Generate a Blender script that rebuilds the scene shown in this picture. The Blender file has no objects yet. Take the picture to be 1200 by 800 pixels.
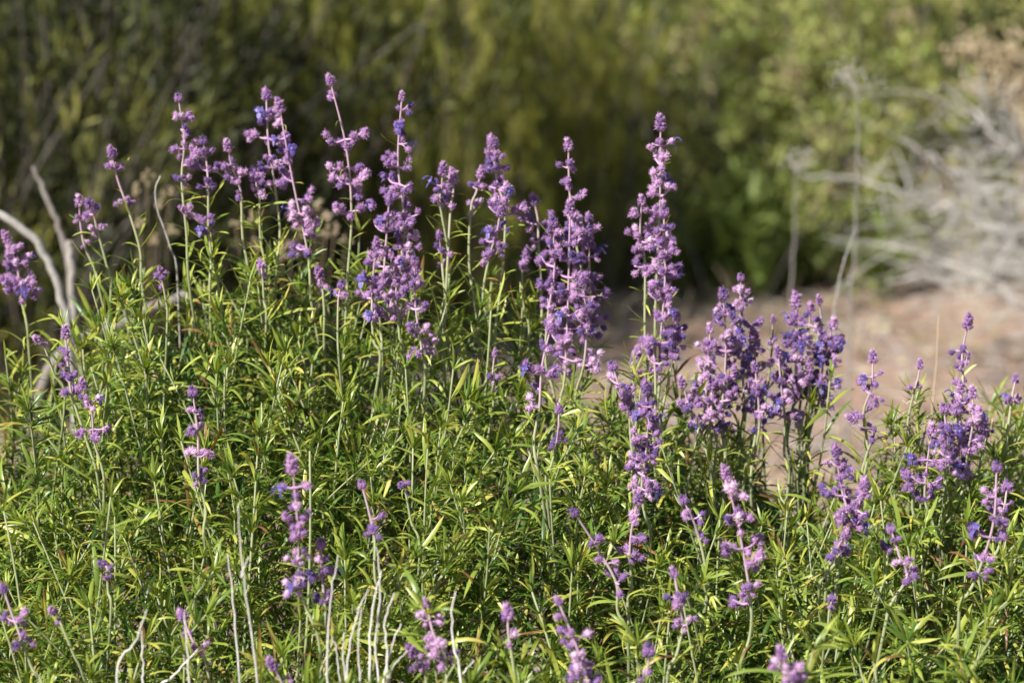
import bpy, math, random
import numpy as np
from mathutils import Vector, Matrix

# ------------------------------------------------------------------ camera, sky, sun, exposure
scene = bpy.context.scene
col = scene.collection
R = math.radians
CAM = Vector((0.0, 0.0, 1.5)); PITCH = R(10.9); FOCAL = 100.0; FW = 36.0 / FOCAL

cam_d = bpy.data.cameras.new('camera'); cam_d.lens = FOCAL; cam_d.sensor_width = 36.0
cam_d.clip_start = 0.1; cam_d.clip_end = 2000.0
cam_d.dof.use_dof = True; cam_d.dof.focus_distance = 3.50; cam_d.dof.aperture_fstop = 3.4
cam_d.dof.aperture_blades = 7
cam = bpy.data.objects.new('camera', cam_d); col.objects.link(cam)
cam.location = CAM; cam.rotation_euler = (math.pi / 2 - PITCH, 0, 0)
scene.camera = cam

SUN_AZ, SUN_EL = R(-134), R(39)                   # azimuth from +Y towards +X
sdir = Vector((math.sin(SUN_AZ) * math.cos(SUN_EL), math.cos(SUN_AZ) * math.cos(SUN_EL), math.sin(SUN_EL)))
world = bpy.data.worlds.new('World'); scene.world = world; world.use_nodes = True
wn = world.node_tree.nodes; wn.clear()
sky = wn.new('ShaderNodeTexSky'); sky.sky_type = 'NISHITA'; sky.sun_disc = False
sky.sun_elevation = SUN_EL; sky.sun_rotation = SUN_AZ % (2 * math.pi)
bg = wn.new('ShaderNodeBackground'); bg.inputs['Strength'].default_value = 0.05
wo = wn.new('ShaderNodeOutputWorld')
world.node_tree.links.new(sky.outputs[0], bg.inputs[0]); world.node_tree.links.new(bg.outputs[0], wo.inputs[0])
sun_d = bpy.data.lights.new('sun', 'SUN'); sun_d.energy = 5.0; sun_d.angle = R(0.55); sun_d.color = (1.0, 0.96, 0.90)
sun = bpy.data.objects.new('sun', sun_d); col.objects.link(sun)
sun.rotation_euler = (-sdir).to_track_quat('-Z', 'Y').to_euler(); sun.location = sdir * 30
scene.view_settings.view_transform = 'Standard'; scene.view_settings.look = 'None'
scene.view_settings.gamma = 1.0; scene.view_settings.exposure = 1.0
scene.view_settings.use_curve_mapping = False
scene.cycles.max_bounces = 8; scene.cycles.transmission_bounces = 4; scene.cycles.diffuse_bounces = 3
scene.cycles.sample_clamp_indirect = 4.0

# ------------------------------------------------------------------ helpers
FWD = Vector((0, math.cos(PITCH), -math.sin(PITCH))); UP = Vector((0, math.sin(PITCH), math.cos(PITCH)))
def ray(px, py):
    return FWD + Vector((1, 0, 0)) * ((px - 600) / 1200 * FW) + UP * (-(py - 400) / 1200 * FW)
def P(px, py, Y):
    d = ray(px, py); return CAM + d * (Y / d.y)
rng = np.random.default_rng(7)
rnd = random.Random(11)

def nrm(v): return v / max(np.linalg.norm(v), 1e-9)

def make_mesh(name, V, quads=None, tris=None, tint=None, along=None, smooth=True, mat=None, mi=None):
    me = bpy.data.meshes.new(name)
    V = np.asarray(V, dtype=np.float32).reshape(-1, 3)
    q = np.zeros((0, 4), np.int32) if quads is None or len(quads) == 0 else np.asarray(quads, np.int32)
    t = np.zeros((0, 3), np.int32) if tris is None or len(tris) == 0 else np.asarray(tris, np.int32)
    nq, nt = len(q), len(t)
    me.vertices.add(len(V)); me.vertices.foreach_set('co', V.ravel())
    me.loops.add(nq * 4 + nt * 3); me.loops.foreach_set('vertex_index', np.concatenate([q.ravel(), t.ravel()]).astype(np.int32))
    me.polygons.add(nq + nt)
    ls = np.concatenate([np.arange(nq) * 4, nq * 4 + np.arange(nt) * 3]).astype(np.int32)
    me.polygons.foreach_set('loop_start', ls)
    me.polygons.foreach_set('use_smooth', np.full(nq + nt, smooth))
    for nm, a in (('tint', tint), ('along', along)):
        if a is not None:
            at = me.attributes.new(nm, 'FLOAT', 'POINT'); at.data.foreach_set('value', np.asarray(a, np.float32))
    me.update(calc_edges=True); me.validate()
    if mat:
        for m_ in (mat if isinstance(mat, (list, tuple)) else [mat]): me.materials.append(m_)
    if mi is not None and len(mi) == len(me.polygons): me.polygons.foreach_set('material_index', np.asarray(mi, np.int32))
    return me

class MB:
    """collects pieces and links them as one mesh"""
    def __init__(s): s.V = []; s.Q = []; s.T = []; s.t = []; s.a = []; s.n = 0; s.mi = 0; s.mq = []; s.mt = []
    def add(s, V, Q=None, T=None, tint=0.5, along=None):
        V = np.asarray(V, float).reshape(-1, 3)
        if Q is not None and len(Q): s.Q.append(np.asarray(Q, int) + s.n); s.mq += [s.mi] * len(Q)
        if T is not None and len(T): s.T.append(np.asarray(T, int) + s.n); s.mt += [s.mi] * len(T)
        s.V.append(V); m = len(V)
        s.t.append(np.full(m, tint) if np.isscalar(tint) else np.asarray(tint, float))
        s.a.append(np.zeros(m) if along is None else np.asarray(along, float)); s.n += m
    def tube(s, pts, rad, n=6, tint=0.5):
        pts = np.asarray(pts, float); m = len(pts)
        rad = np.full(m, rad) if np.isscalar(rad) else np.asarray(rad, float)
        tg = np.gradient(pts, axis=0); tg /= np.maximum(np.linalg.norm(tg, axis=1, keepdims=True), 1e-9)
        ref = np.array([0.31, 0.87, 0.11]) if abs(tg[0] @ np.array([0.31, 0.87, 0.11])) < 0.8 else np.array([0.9, 0.1, 0.2])
        a = np.cross(tg, ref); a /= np.linalg.norm(a, axis=1, keepdims=True); b = np.cross(tg, a)
        an = np.arange(n) * 2 * math.pi / n
        V = pts[:, None] + rad[:, None, None] * (a[:, None] * np.cos(an)[None, :, None] + b[:, None] * np.sin(an)[None, :, None])
        i = np.arange(m - 1)[:, None] * n; j = np.arange(n)[None]; j2 = (j + 1) % n
        Q = np.stack([i + j, i + j2, i + n + j2, i + n + j], -1).reshape(-1, 4)
        tt = tint if np.isscalar(tint) else np.repeat(np.asarray(tint), n)
        V2 = np.concatenate([V.reshape(-1, 3), pts[-1:] + tg[-1:] * rad[-1]])
        base = (m - 1) * n; T = [[base + k, base + (k + 1) % n, m * n] for k in range(n)]
        if not np.isscalar(tt): tt = np.append(tt, tt[-1])
        s.add(V2, Q, T, tt, np.append(np.repeat(np.linspace(0, 1, m), n), 1))
    def mesh(s, name, mat, smooth=True):
        return make_mesh(name, np.concatenate(s.V), np.concatenate(s.Q) if s.Q else None, np.concatenate(s.T) if s.T else None,
                         np.concatenate(s.t), np.concatenate(s.a), smooth, mat, s.mq + s.mt if isinstance(mat, (list, tuple)) else None)

def link(name, data, parent=None, loc=(0, 0, 0), basis=None):
    o = bpy.data.objects.new(name, data); col.objects.link(o)
    if basis is not None: o.matrix_basis = basis
    else: o.location = loc
    if parent is not None: o.parent = parent
    return o
def tag(o, label=None, cat=None, group=None, kind=None):
    if label: o['label'] = label
    if cat: o['category'] = cat
    if group: o['group'] = group
    if kind: o['kind'] = kind
    return o

def spline(pts, n):
    """Catmull-Rom through pts, n samples"""
    p = [np.asarray(q, float) for q in pts]
    p = [2 * p[0] - p[1]] + p + [2 * p[-1] - p[-2]]
    out = []; segs = len(p) - 3
    for u in np.linspace(0, segs, n):
        k = min(int(u), segs - 1); t = u - k
        a, b, c, d = p[k:k + 4]
        out.append(0.5 * (2 * b + (c - a) * t + (2 * a - 5 * b + 4 * c - d) * t * t + (3 * b - a - 3 * c + d) * t ** 3))
    return np.array(out)

# ------------------------------------------------------------------ materials
def mat_new(name):
    m = bpy.data.materials.new(name); m.use_nodes = True; nt = m.node_tree; nt.nodes.clear()
    return m, nt, nt.nodes.new('ShaderNodeOutputMaterial')
def ramp(nt, stops):
    r = nt.nodes.new('ShaderNodeValToRGB'); e = r.color_ramp.elements
    while len(e) < len(stops): e.new(0.5)
    for k, (p, c) in enumerate(stops): e[k].position = p; e[k].color = (*c, 1)
    return r
def tint_value(nt, obj_amt=0.2, noise_amt=0.15, scale=60):
    L = nt.links.new
    at = nt.nodes.new('ShaderNodeAttribute'); at.attribute_name = 'tint'
    oi = nt.nodes.new('ShaderNodeObjectInfo')
    tc = nt.nodes.new('ShaderNodeTexCoord'); nz = nt.nodes.new('ShaderNodeTexNoise'); nz.inputs['Scale'].default_value = scale
    L(tc.outputs['Object'], nz.inputs['Vector'])
    a = nt.nodes.new('ShaderNodeMath'); a.operation = 'MULTIPLY_ADD'; a.inputs[1].default_value = obj_amt
    L(oi.outputs['Random'], a.inputs[0]); L(at.outputs['Fac'], a.inputs[2])
    b = nt.nodes.new('ShaderNodeMath'); b.operation = 'MULTIPLY_ADD'; b.inputs[1].default_value = noise_amt
    L(nz.outputs['Fac'], b.inputs[0]); L(a.outputs[0], b.inputs[2])
    c = nt.nodes.new('ShaderNodeMath'); c.operation = 'SUBTRACT'; c.inputs[1].default_value = (obj_amt + noise_amt) / 2; c.use_clamp = True
    L(b.outputs[0], c.inputs[0]); return c.outputs[0]
def leaf_material(name, stops, rough=0.5, trans=0.3, spec=0.4, obj_amt=0.2, sheen=0.0, tscale=(1.25, 1.25, 0.6), noise=.15, nscale=60):
    m, nt, out = mat_new(name); L = nt.links.new
    tv = tint_value(nt, obj_amt, noise, nscale); r = ramp(nt, stops); L(tv, r.inputs[0])
    pb = nt.nodes.new('ShaderNodeBsdfPrincipled'); pb.inputs['Roughness'].default_value = rough
    pb.inputs['Specular IOR Level'].default_value = spec
    if sheen: pb.inputs['Sheen Weight'].default_value = sheen; pb.inputs['Sheen Roughness'].default_value = 0.5
    L(r.outputs[0], pb.inputs['Base Color'])
    if trans > 0:
        tr = nt.nodes.new('ShaderNodeBsdfTranslucent'); mx = nt.nodes.new('ShaderNodeMixShader'); mx.inputs[0].default_value = trans
        mc = nt.nodes.new('ShaderNodeMix'); mc.data_type = 'RGBA'; mc.blend_type = 'MULTIPLY'; mc.inputs[0].default_value = 1.0
        mc.inputs[7].default_value = (*tscale, 1); L(r.outputs[0], mc.inputs[6]); L(mc.outputs[2], tr.inputs[0])
        L(pb.outputs[0], mx.inputs[1]); L(tr.outputs[0], mx.inputs[2]); L(mx.outputs[0], out.inputs[0])
    else: L(pb.outputs[0], out.inputs[0])
    return m
M = {}
M['leaf'] = leaf_material('sage_leaf', [(0.0, (.03, .07, .015)), (0.35, (.085, .16, .025)), (0.65, (.22, .29, .045)), (0.86, (.40, .43, .08)), (0.96, (.46, .40, .09)), (1.0, (.20, .10, .04))], 0.36, 0.33, 0.5)
M['stem'] = leaf_material('downy_stem', [(0.0, (.10, .08, .05)), (0.3, (.16, .19, .07)), (0.6, (.28, .30, .16)), (1.0, (.38, .23, .34))], 0.8, 0.0, 0.2, 0.1, sheen=0.3)
M['calyx'] = leaf_material('woolly_calyx', [(0.0, (.075, .05, .19)), (0.3, (.215, .115, .29)), (0.6, (.38, .19, .39)), (1.0, (.64, .45, .62))], 0.85, 0.15, 0.15, 0.26, sheen=0.25, tscale=(1, 1, 1))
M['petal'] = leaf_material('blue_petal', [(0.0, (.07, .045, .22)), (0.5, (.14, .10, .36)), (1.0, (.36, .31, .60))], 0.5, 0.3, 0.3, 0.2, tscale=(1, 1, 1))
M['dry'] = leaf_material('bleached_twig', [(0.0, (.20, .185, .17)), (0.5, (.42, .40, .37)), (1.0, (.68, .66, .62))], 0.85, 0.0, 0.2, 0.2, noise=.6, nscale=110)
M['straw'] = leaf_material('dry_straw', [(0.0, (.16, .12, .07)), (0.5, (.40, .32, .20)), (1.0, (.62, .54, .38))], 0.7, 0.2, 0.2, 0.2, tscale=(1, 1, 1))
M['bark'] = leaf_material('grey_bark', [(0.0, (.06, .05, .04)), (0.5, (.20, .18, .16)), (1.0, (.38, .35, .32))], 0.9, 0.0, 0.2, 0.2)
M['broom'] = leaf_material('broom_green', [(0.0, (.06, .09, .02)), (0.35, (.20, .235, .045)), (0.7, (.38, .38, .08)), (1.0, (.50, .47, .15))], 0.6, 0.4, 0.3, 0.15)
M['dark_broom'] = leaf_material('dark_shade_chaparral_green', [(0.0, (.010, .015, .006)), (0.4, (.026, .036, .010)), (0.75, (.11, .12, .025)), (1.0, (.26, .25, .06))], 0.6, 0.2, 0.3, 0.1)  # dark foliage; near-black low stops put the bush's shaded gaps into leaf colour
M['mottled'] = leaf_material('mottled_bush_green', [(0.0, (.09, .11, .04)), (0.3, (.22, .27, .07)), (0.6, (.38, .42, .13)), (0.8, (.42, .38, .18)), (1.0, (.36, .27, .18))], 0.6, 0.4, 0.3, 0.1)
M['herb'] = leaf_material('herb_green', [(0.0, (.06, .10, .02)), (0.5, (.16, .22, .05)), (1.0, (.30, .36, .12))], 0.5, 0.25, 0.3, 0.2)

def ground_material():
    m, nt, out = mat_new('sandy_soil'); L = nt.links.new
    tc = nt.nodes.new('ShaderNodeTexCoord')
    def noise(s, d=6):
        n = nt.nodes.new('ShaderNodeTexNoise'); n.inputs['Scale'].default_value = s; n.inputs['Detail'].default_value = d
        L(tc.outputs['Object'], n.inputs['Vector']); return n
    n1, n2, n3 = noise(1.7), noise(14), noise(90)
    r1 = ramp(nt, [(0.3, (.20, .135, .10)), (0.5, (.31, .205, .15)), (0.7, (.37, .265, .20))]); L(n1.outputs[0], r1.inputs[0])
    r2 = ramp(nt, [(0.30, (.30, .27, .25)), (0.55, (1, 1, 1)), (0.8, (1.15, 1.05, .95))]); L(n2.outputs[0], r2.inputs[0])
    mx = nt.nodes.new('ShaderNodeMix'); mx.data_type = 'RGBA'; mx.blend_type = 'MULTIPLY'; mx.inputs[0].default_value = 0.7
    L(r1.outputs[0], mx.inputs[6]); L(r2.outputs[0], mx.inputs[7])
    pb = nt.nodes.new('ShaderNodeBsdfPrincipled'); pb.inputs['Roughness'].default_value = 0.95; L(mx.outputs[2], pb.inputs['Base Color'])
    ad = nt.nodes.new('ShaderNodeMath'); L(n2.outputs[0], ad.inputs[0]); L(n3.outputs[0], ad.inputs[1])
    bp = nt.nodes.new('ShaderNodeBump'); bp.inputs['Strength'].default_value = 0.6; bp.inputs['Distance'].default_value = 0.02
    L(ad.outputs[0], bp.inputs['Height']); L(bp.outputs[0], pb.inputs['Normal']); L(pb.outputs[0], out.inputs[0]); return m
M['soil'] = ground_material()

# ------------------------------------------------------------------ ground
def gz(x, y):
    return 0.02 * np.sin(x * 1.7 + 0.6) * np.cos(y * 1.1) + 0.012 * np.sin(x * 5.1 + y * 3.7) + 0.008 * np.sin(x * 11.3 - y * 9.1)
def ground():
    a = np.concatenate([-np.geomspace(400, 4, 26), np.linspace(-3.8, 3.8, 78), np.geomspace(4, 400, 26)])
    b = np.concatenate([-np.geomspace(400, 1, 24), np.linspace(-0.5, 14, 146), np.geomspace(15, 600, 26)])
    X, Y = np.meshgrid(a, b, indexing='ij')
    Z = gz(X, Y) * np.where(np.hypot(X, Y) > 30, 0.2, 1.0)
    n, m = len(a), len(b); i = np.arange(n - 1)[:, None] * m; j = np.arange(m - 1)[None]
    Q = np.stack([i + j, i + m + j, i + m + j + 1, i + j + 1], -1).reshape(-1, 4)
    o = link('ground', make_mesh('ground', np.stack([X, Y, Z], -1), Q, mat=M['soil'])); tag(o, 'bare pinkish sandy soil with scattered litter', kind='structure')
ground()

# ------------------------------------------------------------------ leaf templates
def leaf_template(seg, droop, fold=0.35, twist=0.0, side=0.0):
    """unit leaf: length 1 along X, unit half width; returns centreline, side and normal offsets"""
    t = np.linspace(0, 1, seg + 1); ang = droop * t ** 1.2
    dx = np.cos(ang); dz = -np.sin(ang)
    step = 1.0 / seg
    cx = np.concatenate([[0], np.cumsum((dx[1:] + dx[:-1]) / 2 * step)]); cz = np.concatenate([[0], np.cumsum((dz[1:] + dz[:-1]) / 2 * step)])
    cy = side * t ** 2
    w = np.clip(1.75 * t ** 0.42 * (1 - t) ** 0.5, 0.06, 1); w[0] = 0.25; w[-1] = 0.02
    tw = twist * t
    ny, nz = -np.sin(tw), np.cos(tw)
    rows = []
    for s in (-1, 0, 1):
        f = -fold * abs(s)
        rows.append((s, f))
    return cx, cy, cz, ang, w, tw, rows
def leaf_verts(tpl, L, W):
    cx, cy, cz, ang, w, tw, rows = tpl; out = []
    for s, f in rows:
        lat = s * w * W; nor = f * w * W
        y = cy * L + lat * np.cos(tw) - nor * np.sin(tw); n = lat * np.sin(tw) + nor * np.cos(tw)
        out.append(np.stack([cx * L + n * np.sin(ang), y, cz * L + n * np.cos(ang)], -1))
    return np.stack(out, 1).reshape(-1, 3)
def leaf_quads(seg):
    Q = []
    for i in range(seg):
        for k in range(2):
            a = i * 3 + k; Q.append([a, a + 3, a + 4, a + 1])
    return np.array(Q)
BIG = [leaf_template(7, d, 0.30, tw, sd) for d, tw, sd in ((-0.35, 0.3, 0.10), (0.3, -0.5, -0.14), (0.85, 0.6, 0.16), (1.35, -0.5, -0.12), (2.1, 0.8, 0.2), (0.6, 1.4, -0.25))]
SML = [leaf_template(3, d, 0.35, tw, 0) for d, tw in ((0.0, 0.2), (0.5, -0.4), (0.9, 0.5))]
QB, QS = leaf_quads(7), leaf_quads(3)
leaf_mesh = []
for k in range(10):
    tpl = BIG[k % 6]; V = leaf_verts(tpl, 1.0, 0.040 + 0.012 * rnd.random())
    t = 0.45 + 0.4 * rnd.random()
    leaf_mesh.append(make_mesh('leaf', V, QB, None, np.full(len(V), t) + np.repeat(np.linspace(-.05, .12, 8), 3), np.repeat(np.linspace(0, 1, 8), 3), True, M['leaf']))

def frame(d, up):
    x = nrm(d); y = np.cross(up, x); y = nrm(y) if np.linalg.norm(y) > 1e-3 else nrm(np.cross(np.array([1., 0, .2]), x))
    return np.stack([x, y, np.cross(x, y)], 1)          # columns
def basis_of(F, pos, s):
    m = Matrix.Identity(4)
    for r in range(3):
        for c in range(3): m[r][c] = F[r, c] * s
        m[r][3] = pos[r]
    return m

# ------------------------------------------------------------------ leafy shoots of the flowering shrubs
def make_shoot(seed, L, nodes, leaflen, split=False, tipn=5, tuft=(3, 7)):
    g = np.random.default_rng(seed); mb = MB(); leaves = []
    bend = g.uniform(-0.05, 0.05, 2)
    zs = np.linspace(0, 1, 10); pts = np.stack([bend[0] * zs ** 2, bend[1] * zs ** 2, zs * L], -1)
    mb.mi = 1; mb.tube(pts, np.linspace(0.0021, 0.0011, 10), 5, np.linspace(0.25, 0.55, 10)); mb.mi = 0
    az0 = g.uniform(0, 6.28)
    for i in range(nodes):
        u = float(np.clip(0.12 + 0.88 * (i / (nodes - 1)) ** 0.9 + g.normal(0, .015), .05, 1)); p = np.array([bend[0] * u ** 2, bend[1] * u ** 2, u * L])
        for sgn in (0, 1):
            az = az0 + i * 1.62 + sgn * math.pi + g.normal(0, 0.55)
            rad = np.array([math.cos(az), math.sin(az), 0.0])
            top = max(0.0, (u - 0.7) / 0.3)
            al = math.radians(float(np.clip(g.normal(55, 26), 8, 115)) * (1 - 0.45 * top))
            d = rad * math.sin(al) + np.array([0, 0, math.cos(al)])
            Lf = leaflen * g.choice([.55, 1.0, 1.45], p=[.25, .45, .30]) * g.uniform(0.8, 1.15) * (1 - 0.45 * top ** 2); 
            F = frame(d, np.array([0, 0, 1.0]))
            tint = float(np.clip(g.normal(0.56 + 0.14 * u, 0.19), 0.1, 0.93))
            if g.random() < 0.02: tint = 1.0
            k = g.choice(6, p=[.08, .15, .25, .24, .18, .10])
            if split: leaves.append((int(g.integers(10)), basis_of(F, p, Lf)))
            else:
                V = leaf_verts(BIG[k], Lf, (0.0015 + Lf * 0.014) * g.uniform(0.75, 1.25)) @ F.T + p
                mb.add(V, QB, None, tint + np.repeat(np.linspace(-.04, .1, 8), 3), np.repeat(np.linspace(0, 1, 8), 3))
            # axillary tuft of small leaves
            for _ in range(int(g.integers(*tuft))):
                az2 = az + g.normal(0, 0.7); al2 = math.radians(g.uniform(12, 75))
                d2 = np.array([math.cos(az2) * math.sin(al2), math.sin(az2) * math.sin(al2), math.cos(al2)])
                F2 = frame(d2, np.array([0, 0, 1.0])); l2 = leaflen * g.uniform(0.22, 0.5)
                V = leaf_verts(SML[g.integers(3)], l2, l2 * 0.07) @ F2.T + p
                mb.add(V, QS, None, float(np.clip(g.normal(0.5, 0.17), 0.05, 0.92)))
    for _ in range(tipn):                                   # growing tip
        az2 = g.uniform(0, 6.28); al2 = math.radians(g.uniform(5, 40))
        d2 = np.array([math.cos(az2) * math.sin(al2), math.sin(az2) * math.sin(al2), math.cos(al2)])
        F2 = frame(d2, np.array([0, 0, 1.0])); l2 = leaflen * g.uniform(0.4, 0.7)
        V = leaf_verts(SML[g.integers(3)], l2, l2 * 0.06) @ F2.T + pts[-1]
        mb.add(V, QS, None, float(np.clip(g.normal(0.68, 0.12), 0.05, 0.9)))
    me = mb.mesh('leafy_shoot', [M['leaf'], M['stem']])
    return me, leaves
SHOOTS = [make_shoot(100 + k, 0.27 + 0.02 * (k % 4), 9 + k % 4, 0.054 + 0.005 * (k % 4)) for k in range(12)]
TALL_SHOOTS = [make_shoot(400 + k, 0.36, 9, 0.056, False, 4, (0, 3)) for k in range(8)]
OPEN_SHOOTS = [make_shoot(300 + k, 0.27, 10, 0.066, True) for k in range(5)]

# ------------------------------------------------------------------ canopy surface of the front shrubs
RIDGE_Y = 3.68
RIDGE = [(-260, 520), (-120, 500), (0, 495), (45, 440), (110, 360), (200, 345), (330, 350), (450, 355), (540, 385), (620, 415), (700, 470), (760, 495),
         (840, 505), (900, 525), (960, 545), (1020, 540), (1090, 535), (1160, 525), (1240, 530), (1400, 560), (1600, 620)]
_rx = [P(a, b, RIDGE_Y).x for a, b in RIDGE]; _rz = [P(a, b, RIDGE_Y).z for a, b in RIDGE]
def canopy(x, y):
    r = np.interp(x, _rx, _rz)
    front = 0.455 + 0.04 * np.sin(x * 3.1 + 1.0)
    t = np.clip((RIDGE_Y - y) / 0.62, 0, 1.7)
    f = r + (front - r) * t ** 1.15
    tb = np.clip((y - RIDGE_Y) / 0.5, 0, 1.5)
    b = r - 0.40 * tb ** 1.6
    bump = 0.040 * np.sin(x * 9 + y * 6) * np.sin(x * 4.3 - y * 11 + .7) + 0.026 * np.sin(x * 19 - y * 15 + 1.3)
    return np.where(y < RIDGE_Y, f, b) + bump
def surface_depth(px, py):
    for Y in np.arange(2.6, 4.1, 0.01):
        p = P(px, py, Y)
        if p.z <= canopy(p.x, p.y): return float(Y)
    return RIDGE_Y + 0.05

SHRUBS = [
    dict(c=(-0.30, 3.70), label='tall leafy shrub carrying the highest purple flower spikes, beside the arched grey branch'),
    dict(c=(0.40, 3.68), label='lower leafy shrub with crowded purple spikes standing against the bare pinkish soil'),
    dict(c=(-0.36, 3.12), label='low leafy shrub with few short purple spikes among bleached white twigs'),
    dict(c=(0.36, 3.12), label='low leafy shrub with scattered purple spikes, in front of the crowded-spike shrub'),
]
for s in SHRUBS:
    x, y = s['c']; s['base'] = Vector((x, y, float(gz(x, y)) - 0.01))
    e = link('flowering_shrub', None, None, s['base']); e.empty_display_size = 0.1
    tag(e, s['label'], 'shrub', 'woolly purple-flowered shrubs'); s['e'] = e; s['n'] = 0; s['open'] = 0
def owner(x, y):
    return min(SHRUBS, key=lambda s: (s['c'][0] - x) ** 2 + (s['c'][1] - y) ** 2)

pts = []
cell = 0.0455
for gx in np.arange(-0.98, 1.02, cell):
    for gy in np.arange(2.80, 4.10, cell):
        pts.append((gx + rnd.uniform(-.5, .5) * cell, gy + rnd.uniform(-.5, .5) * cell))
rnd.shuffle(pts)
def in_view(p):
    return abs(p.x) < 0.19 * p.y + 0.02
cnt_open = 0
for (x, y) in pts:
    if y > 3.95 and rnd.random() < 0.5: continue
    if abs(x) > 0.19 * y + 0.12 and rnd.random() < 0.5: continue
    z = float(canopy(x, y)) + rnd.uniform(-0.06, 0.02) 
    tall = rnd.random() < .2
    if tall: z += rnd.uniform(0.025, 0.10)
    s = owner(x, y)
    lean = Vector(((x - s['c'][0]) * 0.55 + rnd.gauss(0, 0.22), (y - s['c'][1]) * 0.5 - 0.12 + rnd.gauss(0, 0.22), 1.0)).normalized()
    up = Matrix.Rotation(rnd.uniform(0, 6.28), 3, 'Z')
    q = lean.to_track_quat('Z', 'Y').to_matrix() @ up
    opened = s['open'] < 14 and in_view(Vector((x, y, z))) and 3.0 < y < 3.65 and rnd.random() < 0.10
    if s['n'] >= 300: continue
    s['n'] += 1
    sc = rnd.uniform(0.8, 1.15)
    me, leaves = rnd.choice(OPEN_SHOOTS if opened else (TALL_SHOOTS if tall else SHOOTS))
    base = Vector((x, y, z)) - lean * (0.37 if tall and not opened else 0.29) * sc
    mat = Matrix.Translation(base - s['base']) @ (q * sc).to_4x4()
    o = link('leafy_shoot', me, s['e'], basis=mat)
    if opened:
        s['open'] += 1
        for k, b in leaves: link('leaf', leaf_mesh[k], o, basis=b)
print('shoots', [(s['n'], s['open']) for s in SHRUBS])
# inner foliage, too dense to tell apart
for s in SHRUBS:
    g = np.random.default_rng(int(1000 + s['c'][0] * 100)); mb = MB(); made = 0
    while made < 11000:
        x, y = s['c'][0] + g.uniform(-.62, .62), s['c'][1] + g.uniform(-.42, .42)
        if owner(x, y) is not s or abs(x) > 0.19 * y + 0.15: continue
        made += 1
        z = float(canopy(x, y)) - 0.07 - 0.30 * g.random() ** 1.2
        az = g.uniform(0, 6.28); al = math.radians(g.uniform(15, 95))
        F = frame(np.array([math.cos(az) * math.sin(al), math.sin(az) * math.sin(al), math.cos(al)]), np.array([0, 0, 1.])); l = g.uniform(.025, .055)
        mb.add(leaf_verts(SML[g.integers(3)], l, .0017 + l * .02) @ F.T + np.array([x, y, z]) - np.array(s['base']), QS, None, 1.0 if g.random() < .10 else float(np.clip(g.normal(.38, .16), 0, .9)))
    o = link('foliage', mb.mesh('foliage', M['leaf']), s['e']); o['kind'] = 'stuff'
# woody framework under the leaves
for s in SHRUBS:
    for k in range(9):
        a = rnd.uniform(0, 6.28); r = rnd.uniform(0.1, 0.33)
        x, y = s['c'][0] + r * math.cos(a), s['c'][1] + r * math.sin(a); h = float(canopy(x, y)) - 0.14
        c = np.array([s['c'][0], s['c'][1], 0.0]); tip = np.array([x, y, h])
        mid = c + (tip - c) * 0.5 + np.array([rnd.uniform(-.05, .05), rnd.uniform(-.05, .05), -0.04])
        mb = MB(); mb.tube(spline([c + [0.02 * math.cos(a), 0.02 * math.sin(a), -0.02], mid, tip], 10) - np.array(s['base']), np.linspace(0.010, 0.003, 10), 6, 0.25)
        link('woody_branch', mb.mesh('woody_branch', M['bark']), s['e'])

# ------------------------------------------------------------------ flower parts
def ico():
    p = (1 + 5 ** .5) / 2
    V = [(-1, p, 0), (1, p, 0), (-1, -p, 0), (1, -p, 0), (0, -1, p), (0, 1, p), (0, -1, -p), (0, 1, -p), (p, 0, -1), (p, 0, 1), (-p, 0, -1), (-p, 0, 1)]
    F = [(0, 11, 5), (0, 5, 1), (0, 1, 7), (0, 7, 10), (0, 10, 11), (1, 5, 9), (5, 11, 4), (11, 10, 2), (10, 7, 6), (7, 1, 8), (3, 9, 4), (3, 4, 2), (3, 2, 6), (3, 6, 8), (3, 8, 9), (4, 9, 5), (2, 4, 11), (6, 2, 10), (8, 6, 7), (9, 8, 1)]
    V = [nrm(np.array(v, float)) for v in V]
    for _ in range(1):
        cache = {}; F2 = []
        def mid(a, b):
            k = (min(a, b), max(a, b))
            if k not in cache: V.append(nrm(V[a] + V[b])); cache[k] = len(V) - 1
            return cache[k]
        for a, b, c in F:
            ab, bc, ca = mid(a, b), mid(b, c), mid(c, a); F2 += [(a, ab, ca), (b, bc, ab), (c, ca, bc), (ab, bc, ca)]
        F = F2
    return np.array(V), np.array(F)
IV, IF = ico()
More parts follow.
